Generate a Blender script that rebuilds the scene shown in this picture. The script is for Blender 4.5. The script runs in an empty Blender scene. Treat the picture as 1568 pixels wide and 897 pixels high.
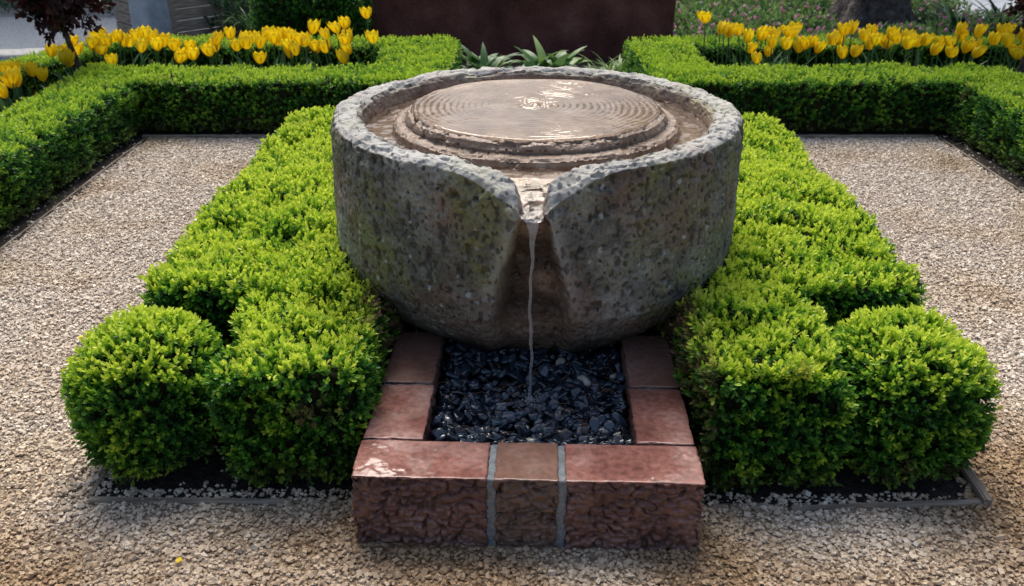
import bpy, math, numpy as np
from mathutils import Vector, Matrix
rng=np.random.default_rng(7)
scene=bpy.context.scene
# ------------------------------------------------------------ helpers
def h3(x,y,z,s=0):
    x=x.astype(np.int64);y=y.astype(np.int64);z=z.astype(np.int64)
    n=(x*374761393+y*668265263+z*2147483647+s*1274126177)&0xffffffff
    n=((n^(n>>13))*1274126177)&0xffffffff
    n=((n^(n>>16))*2246822519)&0xffffffff
    n=n^(n>>15)
    return (n&0xffffff)/float(0xffffff)
def vn(P,sc=1.0,s=0):
    P=np.asarray(P,float)*sc+100.37
    i=np.floor(P);f=P-i;u=f*f*(3-2*f)
    x,y,z=i[...,0],i[...,1],i[...,2]
    def c(a,b,d):return h3(x+a,y+b,z+d,s)
    ux,uy,uz=u[...,0],u[...,1],u[...,2]
    a=c(0,0,0)*(1-ux)+c(1,0,0)*ux; b=c(0,1,0)*(1-ux)+c(1,1,0)*ux
    e=c(0,0,1)*(1-ux)+c(1,0,1)*ux; g=c(0,1,1)*(1-ux)+c(1,1,1)*ux
    return (a*(1-uy)+b*uy)*(1-uz)+(e*(1-uy)+g*uy)*uz
def fbm(P,sc,o=4,s=0):
    t=0;a=1;n=0
    for k in range(o):
        t=t+a*(vn(P,sc*2**k,s+k)-.5);n+=a;a*=.5
    return t/n*2
def sm(a,b,x):
    t=np.clip((x-a)/(b-a),0,1);return t*t*(3-2*t)
def nrm(v):return v/np.maximum(np.linalg.norm(v,axis=-1,keepdims=True),1e-9)

class MB:
    def __init__(s):s.V=[];s.F=[];s.M=[];s.A={};s.n=0;s.S=[]
    def add(s,V,F,mi=0,smooth=False,up=False,**att):
        V=np.asarray(V,float).reshape(-1,3);F=np.asarray(F,int).reshape(-1,4)
        if up:
            n=np.cross(V[F[:,1]]-V[F[:,0]],V[F[:,3]]-V[F[:,0]])+np.cross(V[F[:,3]]-V[F[:,2]],V[F[:,1]]-V[F[:,2]])
            if n[:,2].sum()<0:F=F[:,::-1]
        s.V.append(V);s.F.append(F+s.n);s.M.append(np.full(len(F),mi));s.S.append(np.full(len(F),smooth))
        for k in set(list(s.A)+list(att)):
            if k not in s.A:s.A[k]=[np.zeros(s.n)]
            a=att.get(k,0.0);s.A[k].append(np.broadcast_to(np.asarray(a,float).reshape(-1) if np.ndim(a) else a,(len(V),)))
        s.n+=len(V)
    def build(s,name,mats,parent=None,merge=0):
        V=np.concatenate(s.V);F=np.concatenate(s.F)
        me=bpy.data.meshes.new(name)
        me.vertices.add(len(V));me.vertices.foreach_set('co',V.astype(np.float32).ravel())
        me.loops.add(F.size);me.loops.foreach_set('vertex_index',F.astype(np.int32).ravel())
        me.polygons.add(len(F));me.polygons.foreach_set('loop_start',np.arange(0,F.size,4,dtype=np.int32))
        for k,a in s.A.items():
            at=me.attributes.new(k,'FLOAT','POINT');at.data.foreach_set('value',np.concatenate(a).astype(np.float32))
        for m in mats:me.materials.append(m)
        me.polygons.foreach_set('material_index',np.concatenate(s.M).astype(np.int32))
        me.update(calc_edges=True)
        me.polygons.foreach_set('use_smooth',np.concatenate(s.S))
        if merge:
            import bmesh
            bm=bmesh.new();bm.from_mesh(me);bmesh.ops.remove_doubles(bm,verts=bm.verts,dist=merge);bm.to_mesh(me);bm.free()
        ob=bpy.data.objects.new(name,me);scene.collection.objects.link(ob)
        if parent:ob.parent=parent
        return ob
def empty(name):
    e=bpy.data.objects.new(name,None);scene.collection.objects.link(e);return e
def grid(nu,nv):
    i=np.arange(nu-1)[:,None]*nv+np.arange(nv-1)[None,:]
    return np.stack([i,i+1,i+nv+1,i+nv],-1).reshape(-1,4)
def rbox(c,h,r,step,yaw=0,bottom=True):
    """rounded subdivided box -> V,N,F"""
    c=np.array(c,float);h=np.array(h,float);Vs=[];Ns=[];Fs=[];n=0
    for ax in range(3):
        for sg in(-1,1):
            if ax==2 and sg==-1 and not bottom:continue
            a,b=[(1,2),(2,0),(0,1)][ax]
            na=max(2,int(2*h[a]/step)+1);nb=max(2,int(2*h[b]/step)+1)
            A,B=np.meshgrid(np.linspace(-h[a],h[a],na),np.linspace(-h[b],h[b],nb),indexing='ij')
            P=np.zeros((na*nb,3));P[:,a]=A.ravel();P[:,b]=B.ravel();P[:,ax]=sg*h[ax]
            q=np.clip(P,-(h-r),h-r);N=nrm(P-q);P=q+N*r
            F=grid(na,nb)
            if sg<0:F=F[:,::-1]
            Vs.append(P);Ns.append(N);Fs.append(F+n);n+=len(P)
    V=np.concatenate(Vs);N=np.concatenate(Ns);F=np.concatenate(Fs)
    if yaw:
        cs,sn=math.cos(yaw),math.sin(yaw);R=np.array([[cs,-sn,0],[sn,cs,0],[0,0,1]])
        V=V@R.T;N=N@R.T
    return V+c,N,F
def tube(P,R,k=10):
    P=np.asarray(P,float);R=np.asarray(R,float);T=nrm(np.gradient(P,axis=0))
    ref=np.array([.31,.2,.1]) if abs(T[0,2])>.5 else np.array([0,0,1.])
    U=nrm(np.cross(T,ref));W=np.cross(T,U);a=np.linspace(0,2*np.pi,k+1)
    V=P[:,None]+R[:,None,None]*(np.cos(a)[None,:,None]*U[:,None]+np.sin(a)[None,:,None]*W[:,None])
    return V.reshape(-1,3),grid(len(P),k+1)
# ------------------------------------------------------------ materials
def mat(name,rough=.8,spec=.5):
    m=bpy.data.materials.new(name);m.use_nodes=True;nt=m.node_tree;b=nt.nodes['Principled BSDF']
    b.inputs['Roughness'].default_value=rough
    b.inputs['Specular IOR Level'].default_value=spec
    return m,nt,b
def noise(nt,sc,det=4,co=None,rough=.5):
    n=nt.nodes.new('ShaderNodeTexNoise');n.inputs['Scale'].default_value=sc;n.inputs['Detail'].default_value=det;n.inputs['Roughness'].default_value=rough
    if co is None:
        co=nt.nodes.new('ShaderNodeTexCoord').outputs['Object']
    nt.links.new(co,n.inputs['Vector']);return n
def ramp(nt,src,st,interp='LINEAR'):
    r=nt.nodes.new('ShaderNodeValToRGB');r.color_ramp.interpolation=interp
    el=r.color_ramp.elements
    while len(el)<len(st):el.new(.5)
    for e,(p,c) in zip(el,st):
        e.position=p;e.color=(*c,1) if len(c)==3 else c
    nt.links.new(src,r.inputs[0]);return r.outputs[0]
def mix(nt,f,a,b,bl='MIX'):
    m=nt.nodes.new('ShaderNodeMix');m.data_type='RGBA';m.blend_type=bl
    for s,v in((0,f),(6,a),(7,b)):
        if isinstance(v,(int,float)):m.inputs[s].default_value=v
        elif isinstance(v,tuple):m.inputs[s].default_value=(*v,1)
        else:nt.links.new(v,m.inputs[s])
    return m.outputs[2]
def attr(nt,n):
    a=nt.nodes.new('ShaderNodeAttribute');a.attribute_name=n;return a.outputs['Fac']
def bump(nt,b,src,st,d=.01,prev=None):
    n=nt.nodes.new('ShaderNodeBump');n.inputs['Strength'].default_value=st;n.inputs['Distance'].default_value=d
    nt.links.new(src,n.inputs['Height'])
    if prev is not None:nt.links.new(prev,n.inputs['Normal'])
    nt.links.new(n.outputs[0],b.inputs['Normal']);return n.outputs[0]
def leafmat(name,stops,rough=.42,trans=.28,dead=(.26,.17,.09)):
    m,nt,b=mat(name,rough,.4)
    c=ramp(nt,attr(nt,'tint'),stops);c=mix(nt,attr(nt,'dead'),c,dead)
    nt.links.new(c,b.inputs['Base Color'])
    t=nt.nodes.new('ShaderNodeBsdfTranslucent');nt.links.new(c,t.inputs[0])
    x=nt.nodes.new('ShaderNodeMixShader');x.inputs[0].default_value=trans
    nt.links.new(b.outputs[0],x.inputs[1]);nt.links.new(t.outputs[0],x.inputs[2])
    nt.links.new(x.outputs[0],nt.nodes['Material Output'].inputs[0]);return m
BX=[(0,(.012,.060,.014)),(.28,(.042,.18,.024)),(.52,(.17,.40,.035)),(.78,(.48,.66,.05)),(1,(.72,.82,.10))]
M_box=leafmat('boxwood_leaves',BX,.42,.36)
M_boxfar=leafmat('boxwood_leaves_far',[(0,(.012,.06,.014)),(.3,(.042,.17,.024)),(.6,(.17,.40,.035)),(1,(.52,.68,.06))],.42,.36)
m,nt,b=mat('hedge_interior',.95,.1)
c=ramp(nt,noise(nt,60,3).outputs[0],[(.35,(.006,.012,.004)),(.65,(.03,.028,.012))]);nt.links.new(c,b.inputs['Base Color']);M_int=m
M_green=leafmat('herb_leaves',[(0,(.015,.05,.02)),(.5,(.06,.16,.05)),(1,(.24,.38,.11))])
M_tleaf=leafmat('tulip_leaves',[(0,(.02,.07,.035)),(.5,(.07,.18,.07)),(1,(.16,.30,.12))],.4)
M_red=leafmat('red_leaves',[(0,(.018,.008,.012)),(.6,(.06,.016,.020)),(1,(.12,.035,.032))])
M_yel=leafmat('tulip_petals',[(0,(.74,.46,.006)),(.5,(.90,.66,.008)),(1,(.96,.80,.03))],.5,.4)
M_pink=leafmat('pink_petals',[(0,(.6,.20,.38)),(1,(.85,.5,.68))],.5,.3)
def gravelcol(nt,fac):
    return ramp(nt,fac,[(0,(.22,.19,.165)),(.15,(.42,.345,.27)),(.38,(.58,.50,.41)),(.6,(.66,.60,.52)),(.8,(.76,.69,.59)),(1,(.88,.84,.77))])
def gravtint(nt):
    geo=nt.nodes.new('ShaderNodeNewGeometry');big=noise(nt,1.6,4,geo.outputs['Position'])
    sx=nt.nodes.new('ShaderNodeSeparateXYZ');nt.links.new(geo.outputs['Position'],sx.inputs[0])
    mr=nt.nodes.new('ShaderNodeMapRange');mr.inputs[1].default_value=2.6;mr.inputs[2].default_value=1.7;nt.links.new(sx.outputs[1],mr.inputs[0])
    ad=nt.nodes.new('ShaderNodeMath');ad.operation='MULTIPLY_ADD';ad.inputs[1].default_value=-.26;nt.links.new(mr.outputs[0],ad.inputs[0]);nt.links.new(big.outputs[0],ad.inputs[2])
    return ramp(nt,ad.outputs[0],[(.22,(.62,.48,.33)),(.40,(.96,.89,.80)),(.52,(1,.97,.95))])
m,nt,b=mat('gravel_stones',.7,.35)
c=mix(nt,1.0,gravelcol(nt,attr(nt,'tint')),gravtint(nt),'MULTIPLY')
nt.links.new(c,b.inputs['Base Color']);bump(nt,b,noise(nt,400,2).outputs[0],.3,.002);M_grav=m
m,nt,b=mat('gravel_ground',.85,.3)
co=nt.nodes.new('ShaderNodeTexCoord').outputs['Object']
v=nt.nodes.new('ShaderNodeTexVoronoi');v.inputs['Scale'].default_value=85;nt.links.new(co,v.inputs['Vector'])
sep=nt.nodes.new('ShaderNodeSeparateColor');nt.links.new(v.outputs['Color'],sep.inputs[0])
c=gravelcol(nt,sep.outputs[0]);c=mix(nt,1.0,c,ramp(nt,v.outputs['Distance'],[(.3,(.9,.9,.9)),(.75,(.45,.41,.37))]),'MULTIPLY')
c=mix(nt,1.0,c,gravtint(nt),'MULTIPLY')
nt.links.new(c,b.inputs['Base Color'])
inv=nt.nodes.new('ShaderNodeMath');inv.operation='SUBTRACT';inv.inputs[0].default_value=1;nt.links.new(v.outputs['Distance'],inv.inputs[1])
bump(nt,b,inv.outputs[0],.8,.008);M_gg=m
def simple(name,stops,sc=20,rough=.85,bs=.5,bd=.01,det=6,spec=.3):
    m,nt,b=mat(name,rough,spec);n=noise(nt,sc,det,rough=.6)
    nt.links.new(ramp(nt,n.outputs[0],stops),b.inputs['Base Color'])
    bump(nt,b,noise(nt,sc*3,det).outputs[0],bs,bd);return m
M_soil=simple('soil',[(.3,(.014,.012,.011)),(.55,(.04,.032,.027)),(.75,(.10,.08,.065))],30,.95,1,.02)
M_earth=simple('earth_far',[(.3,(.05,.05,.05)),(.7,(.16,.16,.15))],6,.95,.5,.02)
M_slate=simple('bluish_gravel',[(.3,(.09,.11,.13)),(.5,(.22,.25,.29)),(.75,(.46,.50,.54))],60,.9,.8,.01)
M_curb=simple('curb_stone',[(.3,(.32,.32,.31)),(.7,(.52,.52,.51))],20,.8,.4)
M_pave=simple('pavement',[(.3,(.46,.48,.53)),(.7,(.6,.63,.68))],8,.6,.2)
M_bark=simple('bark',[(.3,(.03,.025,.023)),(.52,(.13,.11,.10)),(.8,(.30,.28,.27))],14,.95,1,.05)
M_twig=simple('twigs',[(.3,(.09,.04,.02)),(.7,(.28,.14,.08))],30,.9)
M_slab=simple('pillar_stone',[(.3,(.24,.29,.35)),(.7,(.40,.46,.53))],9,.7,.4)
m,nt,b=mat('weathered_wood',.85,.2)
co=nt.nodes.new('ShaderNodeTexCoord').outputs['Object'];mp=nt.nodes.new('ShaderNodeMapping');mp.inputs['Scale'].default_value=(3,40,40);nt.links.new(co,mp.inputs[0])
n=noise(nt,2.5,6,mp.outputs[0]);nt.links.new(ramp(nt,n.outputs[0],[(.3,(.14,.11,.085)),(.55,(.32,.27,.22)),(.75,(.48,.42,.35))]),b.inputs['Base Color']);bump(nt,b,n.outputs[0],.6,.006);M_wood=m
m,nt,b=mat('red_sandstone_wall',.85,.3)
n=noise(nt,3,6);n2=noise(nt,45,4)
c=ramp(nt,n.outputs[0],[(.3,(.08,.028,.024)),(.55,(.18,.068,.056)),(.75,(.27,.13,.11))]);c=mix(nt,.5,c,ramp(nt,n2.outputs[0],[(.3,(.5,.5,.5)),(.7,(1.3,1.2,1.2))]),'MULTIPLY')
nt.links.new(c,b.inputs['Base Color']);bump(nt,b,n2.outputs[0],.6,.01);M_rw=m
# sandstone blocks
m,nt,b=mat('red_sandstone',.6,.5)
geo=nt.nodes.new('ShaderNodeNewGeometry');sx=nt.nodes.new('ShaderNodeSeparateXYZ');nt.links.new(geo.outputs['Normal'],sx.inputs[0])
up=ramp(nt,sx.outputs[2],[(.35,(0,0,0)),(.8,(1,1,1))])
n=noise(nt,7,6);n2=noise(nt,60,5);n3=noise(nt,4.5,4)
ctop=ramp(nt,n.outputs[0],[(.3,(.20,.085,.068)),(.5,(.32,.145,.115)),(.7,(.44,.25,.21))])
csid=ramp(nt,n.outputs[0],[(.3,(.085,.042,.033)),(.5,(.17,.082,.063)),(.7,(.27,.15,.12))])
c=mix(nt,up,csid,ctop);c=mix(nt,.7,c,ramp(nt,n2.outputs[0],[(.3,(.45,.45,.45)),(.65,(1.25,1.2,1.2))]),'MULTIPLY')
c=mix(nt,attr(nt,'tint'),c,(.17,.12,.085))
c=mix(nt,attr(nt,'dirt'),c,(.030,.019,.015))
nt.links.new(c,b.inputs['Base Color'])
wet=ramp(nt,n3.outputs[0],[(.43,(.45,.45,.45)),(.54,(.12,.12,.12))])
ro=mix(nt,up,(.6,.6,.6),wet);nt.links.new(ro,b.inputs['Roughness'])
bump(nt,b,n2.outputs[0],.18,.003);M_sand=m
M_mort=simple('mortar',[(.3,(.15,.17,.18)),(.7,(.30,.33,.34))],60,.8,.8,.006)
# basin stone
m,nt,b=mat('basin_stone',.8,.4)
n1=noise(nt,4,5);n2=noise(nt,85,6,rough=.65);n3=noise(nt,9,6,rough=.7);n4=noise(nt,3.1,4);n5=noise(nt,2.2,3)
c=ramp(nt,n3.outputs[0],[(.30,(.11,.108,.098)),(.44,(.20,.195,.175)),(.56,(.29,.285,.26)),(.72,(.45,.45,.42))])
c=mix(nt,1.0,c,ramp(nt,n5.outputs[0],[(.36,(.66,.65,.60)),(.6,(1.22,1.22,1.19))]),'MULTIPLY')
c=mix(nt,ramp(nt,n1.outputs[0],[(.48,(0,0,0)),(.62,(.7,.7,.7))]),c,(.25,.165,.12))
moss=ramp(nt,n4.outputs[0],[(.47,(0,0,0)),(.60,(.75,.75,.75))]);mo2=ramp(nt,n3.outputs[0],[(.42,(0,0,0)),(.56,(1,1,1))])
mm=mix(nt,1.0,moss,mo2,'MULTIPLY');c=mix(nt,mm,c,(.21,.21,.055))
c=mix(nt,.75,c,ramp(nt,n2.outputs[0],[(.30,(.25,.25,.25)),(.47,(.95,.95,.95)),(.70,(1.4,1.4,1.4))]),'MULTIPLY')
def spots(sc,th,c,col,r0=.2,r1=.36):
    vo=nt.nodes.new('ShaderNodeTexVoronoi');vo.inputs['Scale'].default_value=sc
    tc=nt.nodes.new('ShaderNodeTexCoord').outputs['Object'];wn=noise(nt,sc*1.5,3,tc)
    va=nt.nodes.new('ShaderNodeVectorMath');va.operation='MULTIPLY_ADD';va.inputs[1].default_value=(.02,.02,.02);nt.links.new(wn.outputs['Color'],va.inputs[0]);nt.links.new(tc,va.inputs[2])
    nt.links.new(va.outputs[0],vo.inputs['Vector'])
    sp=nt.nodes.new('ShaderNodeSeparateColor');nt.links.new(vo.outputs['Color'],sp.inputs[0])
    l1=ramp(nt,vo.outputs['Distance'],[(r0,(1,1,1)),(r1,(0,0,0))]);l2=ramp(nt,sp.outputs[0],[(th,(0,0,0)),(th+.04,(1,1,1))])
    return mix(nt,mix(nt,.8,l1,l2,'MULTIPLY'),c,col)
c=spots(34,.88,c,(.42,.44,.41));c=spots(60,.86,c,(.05,.043,.037),.25,.4)
lite=attr(nt,'rim');c=mix(nt,lite,c,mix(nt,.65,c,(.64,.63,.60)))
wetc=ramp(nt,n3.outputs[0],[(.3,(.16,.105,.070)),(.52,(.34,.24,.17)),(.72,(.50,.40,.32))])
wetc=mix(nt,.6,wetc,ramp(nt,n2.outputs[0],[(.3,(.5,.5,.5)),(.7,(1.2,1.2,1.2))]),'MULTIPLY')
c=mix(nt,attr(nt,'wet'),c,wetc)
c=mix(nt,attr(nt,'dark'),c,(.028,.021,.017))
nt.links.new(c,b.inputs['Base Color'])
nt.links.new(mix(nt,attr(nt,'wet'),(.80,.80,.80),(.22,.22,.22)),b.inputs['Roughness'])
bump(nt,b,n2.outputs[0],.7,.008);M_basin=m
# pebbles
m,nt,b=mat('black_pebbles',.12,1.0)
nt.links.new(ramp(nt,attr(nt,'tint'),[(0,(.006,.010,.017)),(.5,(.018,.028,.044)),(.95,(.07,.10,.14)),(1,(.55,.50,.42))]),b.inputs['Base Color'])
bump(nt,b,noise(nt,120,3).outputs[0],.08,.003);M_peb=m
def watermat(name,ior,rough,tint,bs,bsc):
    m=bpy.data.materials.new(name);m.use_nodes=True;nt=m.node_tree;nt.nodes.remove(nt.nodes['Principled BSDF'])
    g=nt.nodes.new('ShaderNodeBsdfGlossy');g.inputs['Roughness'].default_value=rough;g.inputs[0].default_value=(1,.99,.97,1)
    tr=nt.nodes.new('ShaderNodeBsdfTransparent');tr.inputs[0].default_value=(*tint,1)
    fr=nt.nodes.new('ShaderNodeFresnel');fr.inputs[0].default_value=ior
    bm_=nt.nodes.new('ShaderNodeBump');bm_.inputs['Strength'].default_value=bs;bm_.inputs['Distance'].default_value=.004
    nt.links.new(noise(nt,bsc,3).outputs[0],bm_.inputs['Height']);nt.links.new(bm_.outputs[0],g.inputs['Normal'])
    x=nt.nodes.new('ShaderNodeMixShader');nt.links.new(fr.outputs[0],x.inputs[0]);nt.links.new(tr.outputs[0],x.inputs[1]);nt.links.new(g.outputs[0],x.inputs[2]);nt.links.new(x.outputs[0],nt.nodes['Material Output'].inputs[0]);return m
M_wat=watermat('water_film',1.42,.05,(.98,.96,.93),.5,30)
m,nt,b=mat('falling_water',.06,.8);b.inputs['Transmission Weight'].default_value=.85;b.inputs['IOR'].default_value=1.33;b.inputs['Base Color'].default_value=(.88,.91,.94,1);M_str=m

# ------------------------------------------------------------ ground
mb=MB();S=400
n=41;xs=np.linspace(-S,S,n);X,Y=np.meshgrid(xs,xs,indexing='ij')
mb.add(np.stack([X,Y,X*0-.008],-1).reshape(-1,3),grid(n,n)[:,::-1]);mb.build('ground',[M_earth])
def sheet(name,x0,x1,y0,y1,z,m,jag=0,step=.04):
    nx=max(2,int((x1-x0)/step));ny=max(2,int((y1-y0)/step))
    X,Y=np.meshgrid(np.linspace(x0,x1,nx),np.linspace(y0,y1,ny),indexing='ij')
    P=np.stack([X,Y,X*0+z],-1).reshape(-1,3)
    if jag:
        e=((np.isclose(P[:,0],x0))|(np.isclose(P[:,0],x1)));P[:,0]+=e*(vn(P,14,3)-.5)*jag
        e=((np.isclose(P[:,1],y0))|(np.isclose(P[:,1],y1)));P[:,1]+=e*(vn(P,14,5)-.5)*jag
    mb=MB();mb.add(P,grid(nx,ny)[:,::-1]);return mb.build(name,[m])
sheet('gravel_path',-2.6,3.0,-6,6.0,0,M_gg,0,.5)
sheet('hedge_bed_soil',-1.20,-.36,2.09,4.9,.004,M_soil,.06)
sheet('hedge_bed_soil',.50,1.33,2.07,4.75,.004,M_soil,.06)
sheet('fountain_soil',-.36,.5,2.6,6,.005,M_soil,0)
sheet('side_bed_soil',-3.9,-2.36,-6,7.6,.006,M_soil,.08)
sheet('side_bed_soil',2.76,4.6,-6,7.6,.006,M_soil,.08)
sheet('rear_bed_soil',-2.36,2.76,5.80,8.6,.009,M_soil,.05)
sheet('bluish_gravel_area',-12,-1.6,7.75,22,.002,M_slate,0,.5)
sheet('planting_soil',-1.6,9,8.6,22,.002,M_soil,0,.5)
sheet('pavement',4.9,14,8.2,26,.012,M_pave,0,.5)

# ------------------------------------------------------------ gravel stones
CUBE=np.array([[x,y,z] for x in(-1,1) for y in(-1,1) for z in(-1,1)],float)
CF=np.array([[0,1,3,2],[4,6,7,5],[0,4,5,1],[2,3,7,6],[0,2,6,4],[1,5,7,3]])
def rotm(n):
    q=nrm(rng.normal(size=(n,4)));w,x,y,z=q.T
    return np.stack([np.stack([1-2*(y*y+z*z),2*(x*y-z*w),2*(x*z+y*w)],-1),np.stack([2*(x*y+z*w),1-2*(x*x+z*z),2*(y*z-x*w)],-1),np.stack([2*(x*z-y*w),2*(y*z+x*w),1-2*(x*x+y*y)],-1)],-2)
n=240000
x=rng.uniform(-2.5,2.95,n);y=rng.uniform(1.45,5.85,n)
k=np.abs(x)<.6*(.9*y+.71)+.12
for(x0,x1,y0,y1,pr)in[(-1.16,-.36,2.13,4.85,.03),(.5,1.3,2.11,4.7,.03),(-.43,.52,1.885,6,0)]:
    k&=~((x>x0)&(x<x1)&(y>y0)&(y<y1)&(rng.random(n)>pr))
k&=~((x<-2.36+.05*(rng.random(n)-.5))&(rng.random(n)>.12));k&=~((x>2.76)&(rng.random(n)>.12))
x=x[k];y=y[k];n=len(x)
sz=rng.lognormal(math.log(.0044),.33,n).clip(.002,.0092)
V=CUBE[None]*(1+rng.uniform(-.45,.15,(n,8,3)))*rng.uniform(.6,1.15,(n,1,3))*sz[:,None,None]
V=np.einsum('nij,nkj->nki',rotm(n),V);V[...,2]*=.75
V+=np.stack([x,y,sz*.40+rng.uniform(0,.003,n)+.004*((np.abs(x)<1.3)&(y>2.1))],-1)[:,None]
F=(CF[None]+8*np.arange(n)[:,None,None]).reshape(-1,4)
mb=MB();mb.add(V.reshape(-1,3),F,tint=np.repeat(np.clip(rng.beta(2.2,1.7,n),0,1),8));mb.build('gravel',[M_grav])

# ------------------------------------------------------------ basin
AX=.036;BC=np.array([.082,3.12,0.]);cA,sA=math.cos(AX),math.sin(AX)
def loc2w(a,bb,z): # a lateral (right), bb toward viewer
    return np.stack([BC[0]+a*cA-bb*sA,BC[1]-a*sA-bb*cA,z+0*a],-1)
prof=np.array([(0,.872),(.425,.872),(.442,.866),(.449,.85),(.452,.838),(.480,.836),(.493,.828),(.50,.80),(.57,.795),(.588,.81),(.60,.855),(.612,.870),(.64,.874),(.68,.872),(.697,.860),(.705,.83),(.708,.6),(.705,.46),(.690,.385),(.630,.29),(.56,.225),(.50,.180),(.465,.14),(.45,.08),(.43,.02)])
seg=np.linalg.norm(np.diff(prof,axis=0),axis=1);L=np.r_[0,np.cumsum(seg)]
nj=400;t=np.linspace(0,L[-1],nj);t=np.unique(np.r_[t[t<.4][::4],t[t>=.4],np.linspace(.42,.78,90)])
pr=np.interp(t,L,prof[:,0]);pz=np.interp(t,L,prof[:,1]);outer=t>L[14]
u=np.linspace(-1,1,1100);th=np.pi*(.42*u+.58*u**3)
TH,PR=np.meshgrid(th,pr,indexing='ij');PZ=np.broadcast_to(pz,TH.shape).copy();OUT=np.broadcast_to(outer,TH.shape)
TT=np.broadcast_to(t,TH.shape);PR0=PR.copy()
P0=np.stack([np.sin(TH)*PR,np.cos(TH)*PR,PZ],-1)
lf=fbm(P0*np.array([1,1,.6]),3.2,2,11);PR=PR*(1+.016*lf*sm(.3,.7,PR))
a=np.sin(TH)*PR;bb=np.cos(TH)*PR;front=bb>0
w=np.exp(-(np.abs(a)/.155)**2.4)*front
rimw=sm(.58,.73,PR0)*w
PZ=PZ-.098*rimw*np.where(OUT,sm(.45,.85,PZ),1)
bulge=w*np.where(OUT,sm(.42,.8,PZ),sm(.6,.7,PR))*.045;bb=bb+bulge
def hw(b):return .026+.185*sm(.685,.555,b)
def zc(b):return np.interp(b,[.5,.56,.66,.75],[.80,.794,.762,.728])
chan=front&(bb>.5)
H=hw(bb);cut=(1-sm(H*.75,H*1.0+.024,np.abs(a)))*chan
zz=zc(bb);PZ=np.where((PZ>zz),PZ+(zz-PZ)*cut,PZ)
hr=np.interp(PZ,[.12,.3,.5,.66,.75],[.155,.130,.108,.065,.046])
rec=(1-sm(hr*.5,hr*1.05,np.abs(a)))*front*OUT
dep=np.interp(PZ,[.05,.2,.4,.60,.71,.76],[.02,.035,.085,.075,.035,.0])
bb=bb-rec*dep
ridge=np.exp(-((np.abs(a)-hr*1.12)/.022)**2)*front*OUT*sm(.35,.55,PZ);bb=bb+ridge*.012
P=np.stack([a,bb,PZ],-1)
wet=np.clip((1-sm(.585,.612,PR0))*(~OUT)+cut*(~OUT)+rec*OUT*.95+OUT*front*np.exp(-(a/.19)**4)*sm(.5,.32,PZ)*.6,0,1)
du=np.gradient(P,axis=0);dv=np.gradient(P,axis=1);Nn=nrm(np.cross(du,dv));Nn[np.isnan(Nn)]=0
if Nn[len(u)//2,-80,1]<0:Nn=-Nn
d=fbm(P,12,4,21)*.010+fbm(P,55,3,31)*.0055
pit=sm(.66,.78,vn(P,75,41))*.006+sm(.74,.86,vn(P,34,42))*.009
edge=(np.exp(-((TT-L[15])/.03)**2)+np.exp(-((TT-L[11])/.02)**2))*.014+(np.exp(-((TT-L[2])/.015)**2)+np.exp(-((TT-L[6])/.015)**2))*.014
d=d-pit-edge*sm(.5,.75,vn(P,20,43))
inner=1-sm(.585,.61,PR0);inner=inner*(~OUT)
d=d*(1-inner*.55)
flat=(PR0<.40)&(~OUT);d=np.where(flat,d*.4,d);d=np.where(cut*(~OUT)>.5,d*.5,d)
P=P+Nn*d[...,None]
W=loc2w(P[...,0],P[...,1],P[...,2]).reshape(-1,3)
blot=sm(.3,.6,vn(P,9,51)+.25)
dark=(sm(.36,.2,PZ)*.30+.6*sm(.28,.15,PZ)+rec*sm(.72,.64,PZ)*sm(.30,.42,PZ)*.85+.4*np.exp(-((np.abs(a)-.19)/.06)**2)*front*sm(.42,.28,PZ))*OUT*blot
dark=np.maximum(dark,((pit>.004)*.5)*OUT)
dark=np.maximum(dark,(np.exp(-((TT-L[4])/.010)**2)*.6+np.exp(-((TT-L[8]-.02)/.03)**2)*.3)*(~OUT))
rimm=sm(.6,.62,PR0)*(~OUT)*(1-cut)*(.6+.4*vn(P,16,56))+ridge*.5
Fg=grid(len(u),len(t))
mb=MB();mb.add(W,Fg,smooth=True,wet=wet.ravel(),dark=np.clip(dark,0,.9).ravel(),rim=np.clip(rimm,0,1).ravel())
FN=empty('stone_fountain')
bo=mb.build('basin',[M_basin],FN)
nr,nt_=220,380
R=np.linspace(0.0,.440,nr);A=np.linspace(0,2*np.pi,nt_)
RR,AA=np.meshgrid(R,A,indexing='ij');X=RR*np.sin(AA);Y=RR*np.cos(AA)
q=np.stack([X,Y,X*0],-1);ph=fbm(q,6,3,61)
edgez=(.445-.02*vn(q/np.maximum(RR,.01)[...,None],5,64));
rip=.00085*np.sin(RR*2*np.pi/.022+ph*6.0)*np.exp(-RR*1.1)*sm(0.01,.06,RR)*(.25+1.7*vn(q,7,65)**1.6)+.0026*fbm(q,12,3,62)
bub=.010*np.exp(-(RR/.020)**2)+.003*np.exp(-((RR-.045)/.012)**2)+.009*(vn(q,90,63)-.5)*np.exp(-(RR/.060)**2)
rim_=-.020*sm(-.02,.008,RR-edgez)
Wd=loc2w(X,Y,.8785+rip+bub+rim_)
mb=MB();mb.add(Wd.reshape(-1,3),grid(nr,nt_),smooth=True,up=True)
R=np.linspace(.485,.602,24);RR,AA=np.meshgrid(R,np.linspace(0,2*np.pi,360),indexing='ij');X=RR*np.sin(AA);Y=RR*np.cos(AA);q=np.stack([X,Y,X*0],-1)
mb.add(loc2w(X,Y,.8125+.005*fbm(q,26,3,71)).reshape(-1,3),grid(24,360),smooth=True,up=True)
B_,S_=np.meshgrid(np.linspace(.565,.752,60),np.linspace(-1,1,24),indexing='ij')
aa=S_*(hw(B_)*.93+.008);q=np.stack([aa,B_,aa*0],-1)
zw=zc(B_)+.010+.008*fbm(q,34,3,73)+.003*S_**2
zw=np.minimum(zw,.813)
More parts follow.
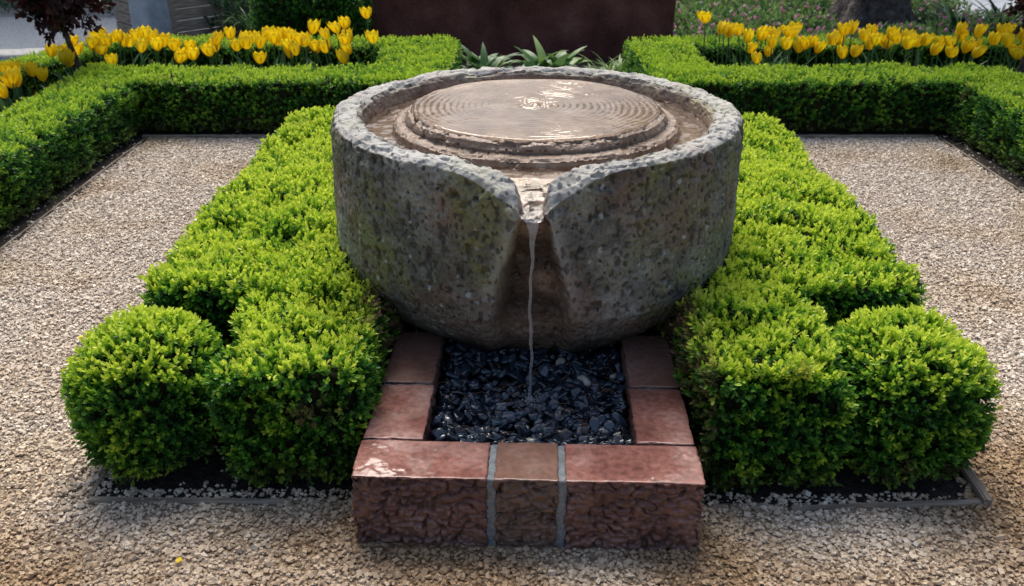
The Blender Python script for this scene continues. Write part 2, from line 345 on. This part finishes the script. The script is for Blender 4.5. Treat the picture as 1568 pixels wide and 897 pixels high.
mb.add(loc2w(aa,B_,zw).reshape(-1,3),grid(60,24),smooth=True,up=True)
mb.build('water_surface',[M_wat],FN)
ns=120;k=14;s=np.linspace(0,1,ns);z=.746-.588*s;b0=.750+.03*np.sqrt(s)
wd=np.interp(s,[0,.04,.10,.22,1],[.026,.015,.007,.0040,.0045]);th_=np.interp(s,[0,.1,1],[.003,.0030,.0036])
wob=1+.6*(vn(np.stack([s*45,s*0,s*0],-1),1,81)-.5)
an=np.linspace(0,2*np.pi,k+1)
X=wd[:,None]*wob[:,None]*np.cos(an)[None]+ (.003*np.sin(s*11)+.0015*np.sin(s*37))[:,None];Bq=b0[:,None]+th_[:,None]*wob[:,None]*np.sin(an)[None]
mb=MB();mb.add(loc2w(X,Bq,np.broadcast_to(z[:,None],X.shape)).reshape(-1,3),grid(ns,k+1),smooth=True)
for i in range(80):
    r=rng.uniform(.0015,.0035);p=loc2w(np.array(.004+rng.normal(0,.018)),np.array(.78+rng.normal(0,.018)),np.array(.168+abs(rng.normal(0,.015))))
    V,_,F=rbox(p,(r,r,r),r*.99,r*.8);mb.add(V,F,smooth=True)
mb.build('falling_water',[M_str],FN)

# ------------------------------------------------------------ sandstone frame
FR=empty('sandstone_fountain_frame')
FC=np.array([.0375,1.894]);
def f2w(x,y):return FC[0]+x*cA+y*sA,FC[1]-x*sA+y*cA
def block(name,x0,x1,y0,y1,tint=0,dirt=0,z1=.218,seed=0,step=.0052):
    hx,hy=(x1-x0)/2,(y1-y0)/2;cx,cy=f2w((x0+x1)/2,(y0+y1)/2);z0=-.03
    V,Nm,F=rbox((cx,cy,(z0+z1)/2),(hx,hy,(z1-z0)/2),.005,step,-AX)
    q=V+seed*3.3
    topw=sm(.5,.9,Nm[:,2]);side=(1-topw)*sm(z1+.002,z1-.014,V[:,2])
    warp=np.stack([fbm(q,20,3,91),fbm(q,20,3,92),fbm(q,20,3,93)],-1)*.020
    g=vn((q+warp)*np.array([30,30,70]),1,94);g2=vn((q+warp*.6)*np.array([80,80,110]),1,95)
    line=sm(.10,.0,np.abs(g-.5))*sm(.25,.6,vn(q,16,90)+.2)
    d=side*(-.013*line-.008*sm(.60,.30,g2)+.006*fbm(q,12,2,96))+topw*(fbm(q,9,3,97)*.003+fbm(q,80,2,98)*.0006)
    ed=(1-np.abs(Nm).max(1))*3.3
    d=d-.006*sm(.5,.85,vn(q,26,99))*ed
    V=V+Nm*d[:,None]
    dt=dirt+side*(line*.55+.3*sm(.5,.25,g2))  # darker colour along the carved lines and pits of the side faces
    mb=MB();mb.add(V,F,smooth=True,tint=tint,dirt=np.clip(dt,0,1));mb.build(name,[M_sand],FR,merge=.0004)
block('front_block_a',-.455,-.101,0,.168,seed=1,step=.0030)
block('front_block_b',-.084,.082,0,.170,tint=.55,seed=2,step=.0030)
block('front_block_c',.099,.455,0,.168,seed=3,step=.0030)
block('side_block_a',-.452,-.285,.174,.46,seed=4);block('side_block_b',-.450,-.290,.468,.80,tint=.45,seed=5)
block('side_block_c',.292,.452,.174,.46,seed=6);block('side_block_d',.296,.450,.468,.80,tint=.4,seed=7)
def mortar(x0,x1,y0,y1,z1=.211):
    cx,cy=f2w((x0+x1)/2,(y0+y1)/2)
    V,Nm,F=rbox((cx,cy,(z1-.03)/2),((x1-x0)/2,(y1-y0)/2,(z1+.03)/2),.003,.006,-AX)
    V=V+Nm*(fbm(V,60,2,5)*.003)[:,None]
    mb=MB();mb.add(V,F,smooth=True);mb.build('mortar',[M_mort],FR,merge=.0004)
mortar(-.106,-.079,.007,.166);mortar(.077,.104,.007,.166)
mortar(-.446,-.289,.160,.182);mortar(.296,.446,.160,.182);mortar(-.444,-.294,.455,.475);mortar(.299,.444,.455,.475)
import bmesh
bm=bmesh.new();bmesh.ops.create_cube(bm,size=2);bmesh.ops.subdivide_edges(bm,edges=bm.edges[:],cuts=5,use_grid_fill=True)
bm.verts.ensure_lookup_table();SV=nrm(np.array([v.co[:] for v in bm.verts]));SF=np.array([[v.index for v in f.verts] for f in bm.faces]);bm.free()
def stones(n,xf,yf,zf,sa,sb):
    V=np.repeat(SV[None],n,0)
    V=np.sign(V)*np.abs(V)**.8
    sc=np.stack([rng.uniform(.85,1.5,n),rng.uniform(.65,1.0,n),rng.uniform(.35,.65,n)],-1)*rng.uniform(sa,sb,n)[:,None]
    off=rng.uniform(0,99,(n,1,3));V=V*(1+.75*(vn(V+off,1.3,7)-.5))[...,None]
    V=V*sc[:,None];ax=rng.uniform(-.85,.85,(n,2));az=rng.uniform(0,6.28,n)
    c,s=np.cos(ax[:,0]),np.sin(ax[:,0]);Y=V[...,1]*c[:,None]-V[...,2]*s[:,None];Z=V[...,1]*s[:,None]+V[...,2]*c[:,None]
    c,s=np.cos(ax[:,1]),np.sin(ax[:,1]);X=V[...,0]*c[:,None]+Z*s[:,None];Z=-V[...,0]*s[:,None]+Z*c[:,None]
    c,s=np.cos(az)[:,None],np.sin(az)[:,None]
    V=np.stack([X*c-Y*s,X*s+Y*c,Z],-1)+np.stack([xf,yf,zf],-1)[:,None]
    F=(SF[None]+len(SV)*np.arange(n)[:,None,None]).reshape(-1,4);return V.reshape(-1,3),F
n=1150;lx=rng.uniform(-.275,.283,n);ly=rng.uniform(.178,.98,n);k=(ly<.83)|(np.abs(lx)<.27);lx=lx[k];ly=ly[k];n=len(lx)
wx,wy=f2w(lx,ly);zf=.144+rng.uniform(-.014,.022,n)+.012*sm(.5,.8,ly)
V,F=stones(n,wx,wy,zf,.0125,.0215)
tn=rng.random(n);mb=MB();mb.add(V,F,smooth=True,tint=np.repeat(np.where(tn>.993,1,tn*.97),len(SV)))
mb.add(loc2w(np.array([-.3,.3,.3,-.3]),np.array([.2,.2,1.08,1.08]),np.array([.12]*4)),[[0,3,2,1]],tint=0.)
mb.build('black_pebbles',[M_peb])
mb=MB()
for i in range(80):
    x,y=f2w(rng.uniform(-.26,.27),rng.uniform(.2,.75));a_=rng.uniform(0,6.28);l=rng.uniform(.02,.055)
    p=np.array([[x,y,.174],[x+l*.5*math.cos(a_),y+l*.5*math.sin(a_),.180],[x+l*math.cos(a_+.3),y+l*math.sin(a_+.3),.172]])
    V,F=tube(p,[.0010]*3,4);mb.add(V,F)
for i in range(60):
    x,y=rng.uniform(-1.5,1.5),rng.uniform(1.6,2.05)
    if -.45<x<.52 and y>1.85:continue
    a_=rng.uniform(0,6.28);l=rng.uniform(.02,.06);p=np.array([[x,y,.013],[x+l*.5*math.cos(a_),y+l*.5*math.sin(a_),.016],[x+l*math.cos(a_+.3),y+l*math.sin(a_+.3),.012]])
    V,F=tube(p,[.0012]*3,4);mb.add(V,F)
mb.build('pine_needles',[M_twig])

# ------------------------------------------------------------ timber edging
def timber(name,p0,p1,w=.022,h=.035,z=0.0):
    p0=np.array(p0);p1=np.array(p1);d=p1-p0;l=np.linalg.norm(d);c=(p0+p1)/2
    V,Nm,F=rbox((0,0,0),(l/2,w/2,h/2),.003,.02);V=V+Nm*(fbm(V+p0[0],12,2,3)*.002)[:,None]
    mb=MB();mb.add(V,F);o=mb.build(name,[M_wood]);o.location=(c[0],c[1],z+h/2);o.rotation_euler=(0,0,math.atan2(d[1],d[0]));return o
timber('timber_edging',(-1.20,2.085),(-.62,2.075),.020,.012);timber('timber_edging',(-1.2,2.10),(-1.215,2.55),.016,.014)
timber('timber_edging',(.78,2.045),(1.33,2.075),.020,.012);timber('timber_edging',(1.335,2.06),(1.345,2.32),.026,.026)
timber('timber_edging',(-2.40,5.80),(-.9,5.80),.03,.02);timber('timber_edging',(1.2,5.80),(2.75,5.80),.03,.02)
timber('timber_edging',(-2.375,5.79),(-2.375,1.6),.012,.010);timber('timber_edging',(2.775,5.79),(2.775,1.6),.012,.010)

# ------------------------------------------------------------ foliage
def sprigs(mb,P,Nm,nl,slen,ll,lw,mi,tint0,dead=None,near=True,upb=.45):
    n=len(P);D=nrm(Nm+np.array([0,0,upb])+rng.normal(0,.38,(n,3)))
    ref=nrm(rng.normal(size=(n,3)));U=nrm(np.cross(D,ref));Wv=np.cross(D,U)
    sl=slen*rng.uniform(.6,1.4,n);base=P-D*(sl*.55)[:,None]
    kk=np.arange(nl);fr=(kk+.5)/nl
    phi=kk*2.4+rng.uniform(0,6.28,n)[:,None]+rng.normal(0,.3,(n,nl))
    ang=(1.15-.75*fr)[None]+rng.normal(0,.18,(n,nl))
    lat=np.cos(phi)[...,None]*U[:,None]+np.sin(phi)[...,None]*Wv[:,None]
    LD=D[:,None]*np.cos(ang)[...,None]+lat*np.sin(ang)[...,None]
    SD=nrm(np.cross(LD,D[:,None]));SD=nrm(SD+rng.normal(0,.25,SD.shape));NN=np.cross(SD,LD)
    B=base[:,None]+D[:,None]*(sl[:,None]*fr)[...,None]
    l=(ll*rng.uniform(.65,1.2,(n,nl)))[...,None];w=(lw*rng.uniform(.75,1.15,(n,nl)))[...,None]
    t=np.clip(tint0[:,None]*(.30+.85*fr[None])+rng.normal(0,.09,(n,nl)),0,1)
    if near:
        pts=[B,B+LD*l*.35+SD*w*.46+NN*w*.14,B+LD*l*.75+SD*w*.40+NN*w*.14,B+LD*l,B+LD*l*.75-SD*w*.40+NN*w*.14,B+LD*l*.35-SD*w*.46+NN*w*.14]
        V=np.stack(pts,2).reshape(-1,3);m=n*nl;o=6*np.arange(m)[:,None]
        F=np.concatenate([o+np.array([[0,3,2,1]]),o+np.array([[0,5,4,3]])]);r=6
    else:
        pts=[B,B+LD*l*.55+SD*w*.5+NN*w*.12,B+LD*l,B+LD*l*.55-SD*w*.5+NN*w*.12]
        V=np.stack(pts,2).reshape(-1,3);m=n*nl;F=4*np.arange(m)[:,None]+np.array([[0,3,2,1]]);r=4
    dd=np.zeros(n) if dead is None else dead
    dd=np.repeat(np.clip(dd,0,1),nl*r)
    mb.add(V,F,mi=mi,tint=np.repeat(t.ravel(),r),dead=dd)
def sample(V,Nm,F,dens):
    a=V[F[:,0]];b_=V[F[:,1]];c=V[F[:,2]];d=V[F[:,3]]
    ar=.5*(np.linalg.norm(np.cross(b_-a,c-a),axis=1)+np.linalg.norm(np.cross(c-a,d-a),axis=1))
    n=int(ar.sum()*dens);i=rng.choice(len(F),n,p=ar/ar.sum());s=rng.random((n,1));t=rng.random((n,1))
    W=[(1-s)*(1-t),s*(1-t),s*t,(1-s)*t]
    f=F[i];return sum(w*V[f[:,k]] for k,w in enumerate(W)),nrm(sum(w*Nm[f[:,k]] for k,w in enumerate(W)))
def basin_r(z):return np.interp(z,prof[::-1][:10,1],prof[::-1][:10,0])
def hedge(name,chunks,dens,near,amp=.022,nl=10,mat_=None,hs=.016,brown=None,bright=1.0,top_t=.52):
    mb=MB();allP=[]
    for ci,(cx,cy,hx,hy,ht,r,yaw) in enumerate(chunks):
        V,Nm,F=rbox((cx,cy,ht/2-.01),(hx,hy,ht/2+.01),r,.02,yaw,bottom=False)
        def disp(V):return amp*fbm(V,5.5,2,3)+amp*.8*fbm(V,15,2,9)-amp*1.3*sm(.62,.82,vn(V,9,17))
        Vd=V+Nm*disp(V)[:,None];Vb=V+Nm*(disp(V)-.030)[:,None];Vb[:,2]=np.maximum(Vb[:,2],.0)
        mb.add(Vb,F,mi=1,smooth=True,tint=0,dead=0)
        P,Nq=sample(Vd,Nm,F,dens)
        k=P[:,2]>.035
        for cj,(ax,ay,bx,by,bh,br,byaw) in enumerate(chunks):
            if cj==ci:continue
            c_,s_=math.cos(-byaw),math.sin(-byaw);qx=(P[:,0]-ax)*c_-(P[:,1]-ay)*s_;qy=(P[:,0]-ax)*s_+(P[:,1]-ay)*c_
            mg=.03+br*.3;k&=~((np.abs(qx)<bx-mg)&(np.abs(qy)<by-mg)&(P[:,2]<bh-mg))
        rd=np.hypot(P[:,0]-BC[0],P[:,1]-BC[1]);k&=~((rd<basin_r(P[:,2])+.008))
        allP.append((P[k],Nq[k]))
    P=np.concatenate([a for a,_ in allP]);Q=np.concatenate([b for _,b in allP])
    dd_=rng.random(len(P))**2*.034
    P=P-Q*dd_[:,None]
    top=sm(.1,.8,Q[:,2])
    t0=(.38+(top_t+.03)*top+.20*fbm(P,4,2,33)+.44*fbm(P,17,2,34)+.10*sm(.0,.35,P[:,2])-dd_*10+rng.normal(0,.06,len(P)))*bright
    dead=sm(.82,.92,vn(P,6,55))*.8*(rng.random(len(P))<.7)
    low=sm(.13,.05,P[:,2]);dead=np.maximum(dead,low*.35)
    if brown is not None:dead=np.maximum(dead,brown(P,Q)*(rng.random(len(P))<.7))
    dead=dead*(rng.random(len(P))*.5+.5)
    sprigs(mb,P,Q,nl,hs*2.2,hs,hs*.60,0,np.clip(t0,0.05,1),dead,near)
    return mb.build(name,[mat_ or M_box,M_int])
def bbx(x0,x1,y0,y1,h,r=.06,yaw=0):return((x0+x1)/2,(y0+y1)/2,(x1-x0)/2,(y1-y0)/2,h,r,yaw)
brL=lambda P,Q:sm(-.56,-.42,P[:,0])*sm(2.45,2.6,P[:,1])*sm(3.1,2.8,P[:,1])*.8+sm(.2,.9,Q[:,0])*sm(2.4,2.5,P[:,1])*.8
brR=lambda P,Q:sm(.64,.52,P[:,0])*sm(2.3,2.45,P[:,1])*sm(3.0,2.7,P[:,1])*.7+sm(.2,.9,-Q[:,0])*.75
HS=.0180
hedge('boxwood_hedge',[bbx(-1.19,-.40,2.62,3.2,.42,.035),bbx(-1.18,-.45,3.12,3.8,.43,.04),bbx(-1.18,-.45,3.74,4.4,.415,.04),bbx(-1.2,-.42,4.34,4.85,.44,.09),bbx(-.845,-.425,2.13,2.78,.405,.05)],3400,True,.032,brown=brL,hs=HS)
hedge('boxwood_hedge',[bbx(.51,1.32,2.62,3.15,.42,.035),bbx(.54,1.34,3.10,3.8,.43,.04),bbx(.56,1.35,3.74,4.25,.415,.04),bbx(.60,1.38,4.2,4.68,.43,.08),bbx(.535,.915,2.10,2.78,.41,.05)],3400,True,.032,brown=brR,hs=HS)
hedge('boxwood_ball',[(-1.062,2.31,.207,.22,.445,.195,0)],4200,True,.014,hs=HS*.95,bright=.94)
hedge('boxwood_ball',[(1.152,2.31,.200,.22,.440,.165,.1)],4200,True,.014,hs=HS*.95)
hedge('boxwood_border_hedge',[bbx(-2.86,-2.43,1.6,6.3,.355,.03),bbx(-2.9,-.5,5.86,6.3,.355,.03),bbx(-.95,-.42,5.9,7.35,.365,.04),bbx(-3.2,-.9,7.15,7.5,.345,.04),(-3.5,6.35,.18,1.15,.345,.04,-.37)],2100,False,.022,nl=9,mat_=M_boxfar,hs=.021)
hedge('boxwood_border_hedge',[bbx(2.86,3.32,1.6,6.3,.355,.03),bbx(1.0,3.3,5.86,6.3,.355,.03),bbx(.90,1.36,5.9,7.35,.365,.04),bbx(1.3,4.2,7.15,7.5,.345,.04),(4.3,6.5,.18,1.0,.345,.04,.3)],2100,False,.022,nl=9,mat_=M_boxfar,hs=.021)
hedge('boxwood_ball',[(-1.72,8.2,.47,.45,.80,.28,0)],1500,False,.03,nl=9,mat_=M_boxfar,hs=.026,bright=.7,top_t=.2)

# ------------------------------------------------------------ blades & tulips
def blade(mb,base,az,ln,wd,el0,el1,mi,tint,fold=.25,n=9,shape='strap'):
    s=np.linspace(0,1,n);el=el0+(el1-el0)*s
    ds=ln/(n-1);r=np.r_[0,np.cumsum(np.cos(el[:-1])*ds)];z=np.r_[0,np.cumsum(np.sin(el[:-1])*ds)]
    h=np.array([math.cos(az),math.sin(az),0]);sd=np.array([-h[1],h[0],0])
    C=np.array(base)+r[:,None]*h+z[:,None]*np.array([0,0,1.])
    w=wd*(np.sin(np.pi*np.clip(s*.92+.06,0,1))**.7 if shape=='strap' else np.sin(np.pi*s**.8)**.9*1.0)+.0005
    nn=np.stack([-np.sin(el)*h[0],-np.sin(el)*h[1],np.cos(el)],-1)
    V=np.stack([C-sd*w[:,None]/2+nn*(w*fold)[:,None],C,C+sd*w[:,None]/2+nn*(w*fold)[:,None]],1)
    mb.add(V.reshape(-1,3),grid(n,3),mi=mi,smooth=True,tint=tint,dead=0)
def tulip(mb,x,y,h,sc=1.0):
    bend=rng.normal(0,.02,2);tip=np.array([x+bend[0],y+bend[1],h])
    s=np.linspace(0,1,6)[:,None];P=np.array([x,y,0])*(1-s)+tip*s+np.array([rng.normal(0,.012),rng.normal(0,.012),0])*np.sin(np.pi*s)
    V,F=tube(P,[.0045]*6,6);mb.add(V,F,mi=1,smooth=True,tint=.7,dead=0)
    Hh=.072*sc*rng.uniform(.85,1.12);Rr=.033*sc*rng.uniform(.88,1.15);op=rng.uniform(-.1,.30)
    tilt=rng.normal(0,.16,2)
    for ring in(0,1):
        for k in range(3):
            a0=k*2.094+ring*1.047+x*7
            v=np.linspace(0,1,8);w_=np.linspace(-1,1,5);VV,WW=np.meshgrid(v,w_,indexing='ij')
            rad=Rr*(np.sin(np.pi*np.clip(VV*.62+.03,0,1))**.55)*(1-.06*ring)*(1+(op-.12)*VV**2)
            hwid=(.62*np.sin(np.pi*np.clip(VV*.80+.14,0,1))**.8+.05)*np.where(VV>.999,.12,1)*1.08
            an=a0+WW*hwid
            Z=Hh*(VV-.07*WW**2*VV)
            rr=rad*(1+.05*(1-WW**2))
            X=rr*np.cos(an);Y=rr*np.sin(an)
            Pq=np.stack([X+tilt[0]*Z,Y+tilt[1]*Z,Z],-1)+tip-np.array([0,0,.004])
            mb.add(Pq.reshape(-1,3),grid(8,5),mi=0,smooth=True,tint=np.clip(.3+.55*VV+rng.normal(0,.12)-.25*(np.abs(WW)<.1),0,1).ravel(),dead=0)
    for k in range(rng.integers(2,4)):
        blade(mb,(x+rng.normal(0,.012),y+rng.normal(0,.012),0),rng.uniform(0,6.28),rng.uniform(.24,.38),rng.uniform(.03,.05),rng.uniform(1.2,1.5),rng.uniform(.4,1.1),1,rng.uniform(.2,.9))
def bed(name,pts):
    mb=MB()
    for x,y,h in pts:tulip(mb,x,y,h,1.28)
    return mb.build(name,[M_yel,M_tleaf])
def scatter(n,fx,fy,h0,h1,mind=.075):
    out=[]
    for _ in range(n*40):
        x,y=fx(),fy()
        if all((x-p[0])**2+(y-p[1])**2>mind**2 for p in out):out.append((x,y,rng.uniform(h0,h1)))
        if len(out)>=n:break
    return out
pl=scatter(58,lambda:rng.uniform(-3.1,-1.05),lambda:rng.uniform(6.42,7.0),.34,.48)
pl+=[(-1.05,6.95,.58),(-1.2,6.8,.54),(-1.45,6.75,.50),(-1.0,6.6,.46)]
for yy in np.linspace(4.6,6.6,32):
    pl.append((rng.uniform(-3.25,-2.97),yy+rng.normal(0,.05),rng.uniform(.33,.42)))
bed('yellow_tulips',pl)
pr_=scatter(72,lambda:rng.uniform(1.5,4.1),lambda:rng.uniform(6.42,7.0),.34,.50)
pr_+=[(1.42,6.9,.56),(1.5,6.75,.5),(3.5,6.1,.40),(3.6,5.9,.42),(3.75,6.3,.42)]
bed('yellow_tulips',pr_)
def herbs(name,x0,x1,y0,y1,n,h,mat_,ls=.03,flower=None,nf=0,t=.5,avoid=None):
    mb=MB();x=rng.uniform(x0,x1,n);y=rng.uniform(y0,y1,n);q=np.stack([x,y,x*0],-1)
    k=vn(q,3.2,8)>.22
    if avoid:k&=~((np.abs(x-avoid[0])<avoid[2])&(y<avoid[1]+.1)&(y>avoid[1]-avoid[3]))
    x,y,q=x[k],y[k],q[k];z=h*(.15+.85*rng.random(len(x)))*(.4+vn(q,2.5,4))
    P=np.stack([x,y,z],-1);sprigs(mb,P,np.tile([0,0,1.],(len(x),1)),7,ls*1.8,ls,ls*.6,0,np.clip(t+.5*fbm(P,6,2,2)+.6*(z/h-.5),0,1),None,False,.5)
    if flower:
        i=rng.choice(len(x),nf);P=P[i]+np.array([0,0,.06]);sprigs(mb,P,np.tile([0,0,1.],(nf,1)),7,.02,.030,.026,1,rng.random(nf),None,False)
    return mb.build(name,[mat_]+([flower] if flower else []))
herbs('bed_undergrowth',-2.95,-.98,6.35,7.1,900,.16,M_tleaf,.035,M_yel,30)
herbs('bed_undergrowth',-3.3,-2.9,4.4,6.8,700,.14,M_tleaf,.035,M_yel,60)
herbs('bed_undergrowth',1.4,4.2,6.35,7.1,1100,.16,M_tleaf,.035)
herbs('ground_cover',1.4,4.9,7.9,12.5,6500,.24,M_green,.060,M_pink,1100,.75,(3.75,9.9,.6,1.2))
herbs('ground_cover',-1.3,1.6,9.0,12.5,2500,.3,M_green,.05)
herbs('ground_cover',-3.0,-1.3,9.2,10.8,1600,.40,M_green,.05,None,0,.4)
herbs('ground_cover',-9,-4.2,10.8,12.8,3000,.4,M_green,.05)
def rosette(name,x,y,n,ln,wd,mi_m,t,sp=.03,e1=.2):
    mb=MB()
    for k in range(n):
        blade(mb,(x+rng.normal(0,sp),y+rng.normal(0,sp),0),k*2.4+rng.normal(0,.2),ln*rng.uniform(.6,1.15),wd*rng.uniform(.8,1.1),rng.uniform(1.0,1.5),rng.uniform(-.8,e1),0,np.clip(t+rng.normal(0,.2),0,1),.12,10,'b')
    return mb.build(name,[mi_m])
rosette('hosta_plant',-.22,7.25,44,.38,.085,M_green,.6,.06,.5);rosette('hosta_plant',.29,7.3,50,.42,.090,M_green,.65,.07,.5)
rosette('hosta_plant',.02,7.1,30,.28,.07,M_tleaf,.8,.05,.3);rosette('fern_plant',.80,7.35,70,.32,.016,M_green,1.0,.06,.6)
rosette('iris_plant',4.55,8.7,50,.6,.035,M_green,.35);rosette('iris_plant',4.35,9.2,50,.6,.035,M_green,.3);rosette('iris_plant',4.75,9.1,50,.7,.035,M_green,.3)
rosette('grass_clump',-2.55,9.2,70,.55,.018,M_green,.4);rosette('grass_clump',-2.35,9.6,60,.5,.018,M_green,.45)
V,Nm,F=rbox((.07,8.55,.28),(1.38,.22,.34),.07,.03);V=V+Nm*(fbm(V,5,3,3)*.015)[:,None]
mb=MB();mb.add(V,F,smooth=True);mb.build('red_sandstone_wall',[M_rw],merge=.001)
V,Nm,F=rbox((-5.6,8.0,.05),(2.6,.16,.06),.02,.05,.12);V=V+Nm*(fbm(V,8,2,3)*.006)[:,None]
mb=MB();mb.add(V,F,smooth=True);mb.build('stone_curb',[M_curb],merge=.001)
PLN=empty('timber_planter')
V,Nm,F=rbox((-3.42,9.0,.42),(.13,.16,.46),.012,.03,-.5);mb=MB();mb.add(V+Nm*(fbm(V,12,2,1)*.006)[:,None],F,smooth=True);mb.build('stone_pillar',[M_slab],PLN,merge=.001)
for i in range(8):
    o=timber('slat',(-3.28,9.02),(-2.70,9.7),.04,.10,.01+i*.108);o.parent=PLN
o=timber('end_post',(-2.72,9.68),(-2.66,9.74),.08,.88,0);o.parent=PLN
for i in range(8):
    o=timber('back_slat',(-3.52,9.15),(-4.1,9.8),.04,.10,.01+i*.108);o.parent=PLN
# ------------------------------------------------------------ trees
def small_tree(name,x,y,lean,h,cr,n):
    mb=MB();s=np.linspace(0,1,12)
    P=np.stack([x+lean[0]*s+.015*np.sin(s*7),y+lean[1]*s,s*h],-1);V,F=tube(P,.026-.010*s,9);mb.add(V,F,mi=1,smooth=True,tint=0,dead=0)
    top=P[-1];C=top+np.array([0,0,cr*.65])
    ends=[]
    for k in range(26):
        d=nrm(rng.normal(size=3)*np.array([1,1,.8])+np.array([0,0,.2]));st=P[rng.integers(9,12)]
        en=C+d*cr*rng.uniform(.5,.95);mid=(st+en)/2+rng.normal(0,.03,3)
        t=np.linspace(0,1,6)[:,None];q=st*(1-t)**2+2*mid*t*(1-t)+en*t*t;V,F=tube(q,np.linspace(.009,.003,6),5);mb.add(V,F,mi=1,smooth=True,tint=0,dead=0)
        ends.append(q[2:])
    E=np.concatenate(ends);i=rng.integers(0,len(E),n);P=E[i]+rng.normal(0,.055,(n,3))
    sprigs(mb,P,nrm(P-C),6,.07,.05,.032,0,rng.random(n),None,True,.1)
    return mb.build(name,[M_red,M_bark])
small_tree('red_leaved_standard_tree',-2.90,6.35,(-.14,.0),.70,.36,520)
small_tree('red_leaved_standard_tree',3.50,6.45,(.20,.1),.74,.30,460)
def big_tree(name,x,y,seed,cr=2.0,th=4.2,n=3500,r0=.30,ht=4.0,flare=.22,ld=.09):
    mb=MB();nz,k=70,80;s=np.linspace(0,1,nz);z=s*th-.05;an=np.linspace(0,2*np.pi,k+1)
    Z,A=np.meshgrid(z,an,indexing='ij');R=r0-.03*Z*r0/.3+flare*np.exp(-Z/.22)*(1+.5*np.sin(A*5+1))+0*A
    q=np.stack([np.cos(A),np.sin(A),Z*.35+seed],-1);R=R*(1+.12*fbm(q,2,2,5))+.06*fbm(q*np.array([1,1,.5]),9,3,6)
    mb.add(np.stack([x+R*np.cos(A)+.05*Z,y+R*np.sin(A),Z],-1).reshape(-1,3),grid(nz,k+1)[:,::-1],mi=1,smooth=True,tint=0,dead=0)
    top=np.array([x+.2,y,ht]);E=[]
    for j in range(22):
        d=nrm(rng.normal(size=3)+np.array([0,0,.6]));en=top+d*cr*rng.uniform(.65,1.1);st=np.array([x+.05*th,y,th-rng.uniform(.2,1.4)]);mid=(st+en)/2+rng.normal(0,.2,3)
        t=np.linspace(0,1,9)[:,None];q=st*(1-t)**2+2*mid*t*(1-t)+en*t*t;V,F=tube(q,np.linspace(.10,.02,9),8);mb.add(V,F,mi=1,smooth=True,tint=0,dead=0);E.append(q[4:])
    E=np.concatenate(E);i=rng.integers(0,len(E),n);P=E[i]+rng.normal(0,cr*.15,(n,3))
    sprigs(mb,P,nrm(P-top),7,ld*2.2,ld,ld*.66,0,rng.random(n)*.8,None,False,.1)
    return mb.build(name,[M_green,M_bark])
big_tree('unseen_backdrop_tree',3.75,9.9,1)
big_tree('unseen_backdrop_tree',-4.5,16.5,2,3.1,3.6,6000,.25,4.4,.15,.14)  # rear trees out of view, added to reflect dark beside a bright gap in the water
big_tree('unseen_backdrop_tree',5.0,18.5,3,3.3,3.8,6000,.25,4.8,.15,.14)
big_tree('unseen_backdrop_tree',-9.5,15.0,4,3.0,3.6,4500,.25,4.4,.15,.14)
mb=MB()
for x,y in[(-.86,1.82),(-1.62,3.05),(1.75,2.4)]:
    blade(mb,(x,y,.014),rng.uniform(0,6),.022,.016,.1,-.1,0,.6,.1,5,'b')
mb.build('fallen_petals',[M_yel])
# ------------------------------------------------------------ camera, light
cam=bpy.data.cameras.new('camera');co_=bpy.data.objects.new('camera',cam);scene.collection.objects.link(co_)
cam.sensor_width=36;cam.lens=32.14;cam.clip_end=2000;cam.clip_start=.05
co_.location=(0,0,1.65);co_.rotation_euler=(math.radians(90-25.5),0,0);scene.camera=co_
cam.dof.use_dof=True;cam.dof.focus_distance=2.9;cam.dof.aperture_fstop=5.0
w=bpy.data.worlds.new('World');scene.world=w;w.use_nodes=True;nt=w.node_tree
sky=nt.nodes.new('ShaderNodeTexSky');sky.sky_type='NISHITA';sky.sun_disc=False
EL,RO=math.radians(54),math.radians(-10)
sky.sun_elevation=EL;sky.sun_rotation=RO;sky.air_density=1.0;sky.dust_density=4.5;sky.ozone_density=1.0
bg=nt.nodes['Background'];bg.inputs[1].default_value=.15;nt.links.new(sky.outputs[0],bg.inputs[0])
sn=bpy.data.lights.new('sun','SUN');sn.energy=3.6;sn.angle=math.radians(42);sn.color=(1,.95,.88)
so=bpy.data.objects.new('sun',sn);scene.collection.objects.link(so)
dirv=Vector((math.sin(RO)*math.cos(EL),math.cos(RO)*math.cos(EL),math.sin(EL)))
so.rotation_euler=dirv.to_track_quat('Z','Y').to_euler()
scene.view_settings.view_transform='Standard';scene.view_settings.look='None';scene.view_settings.exposure=0
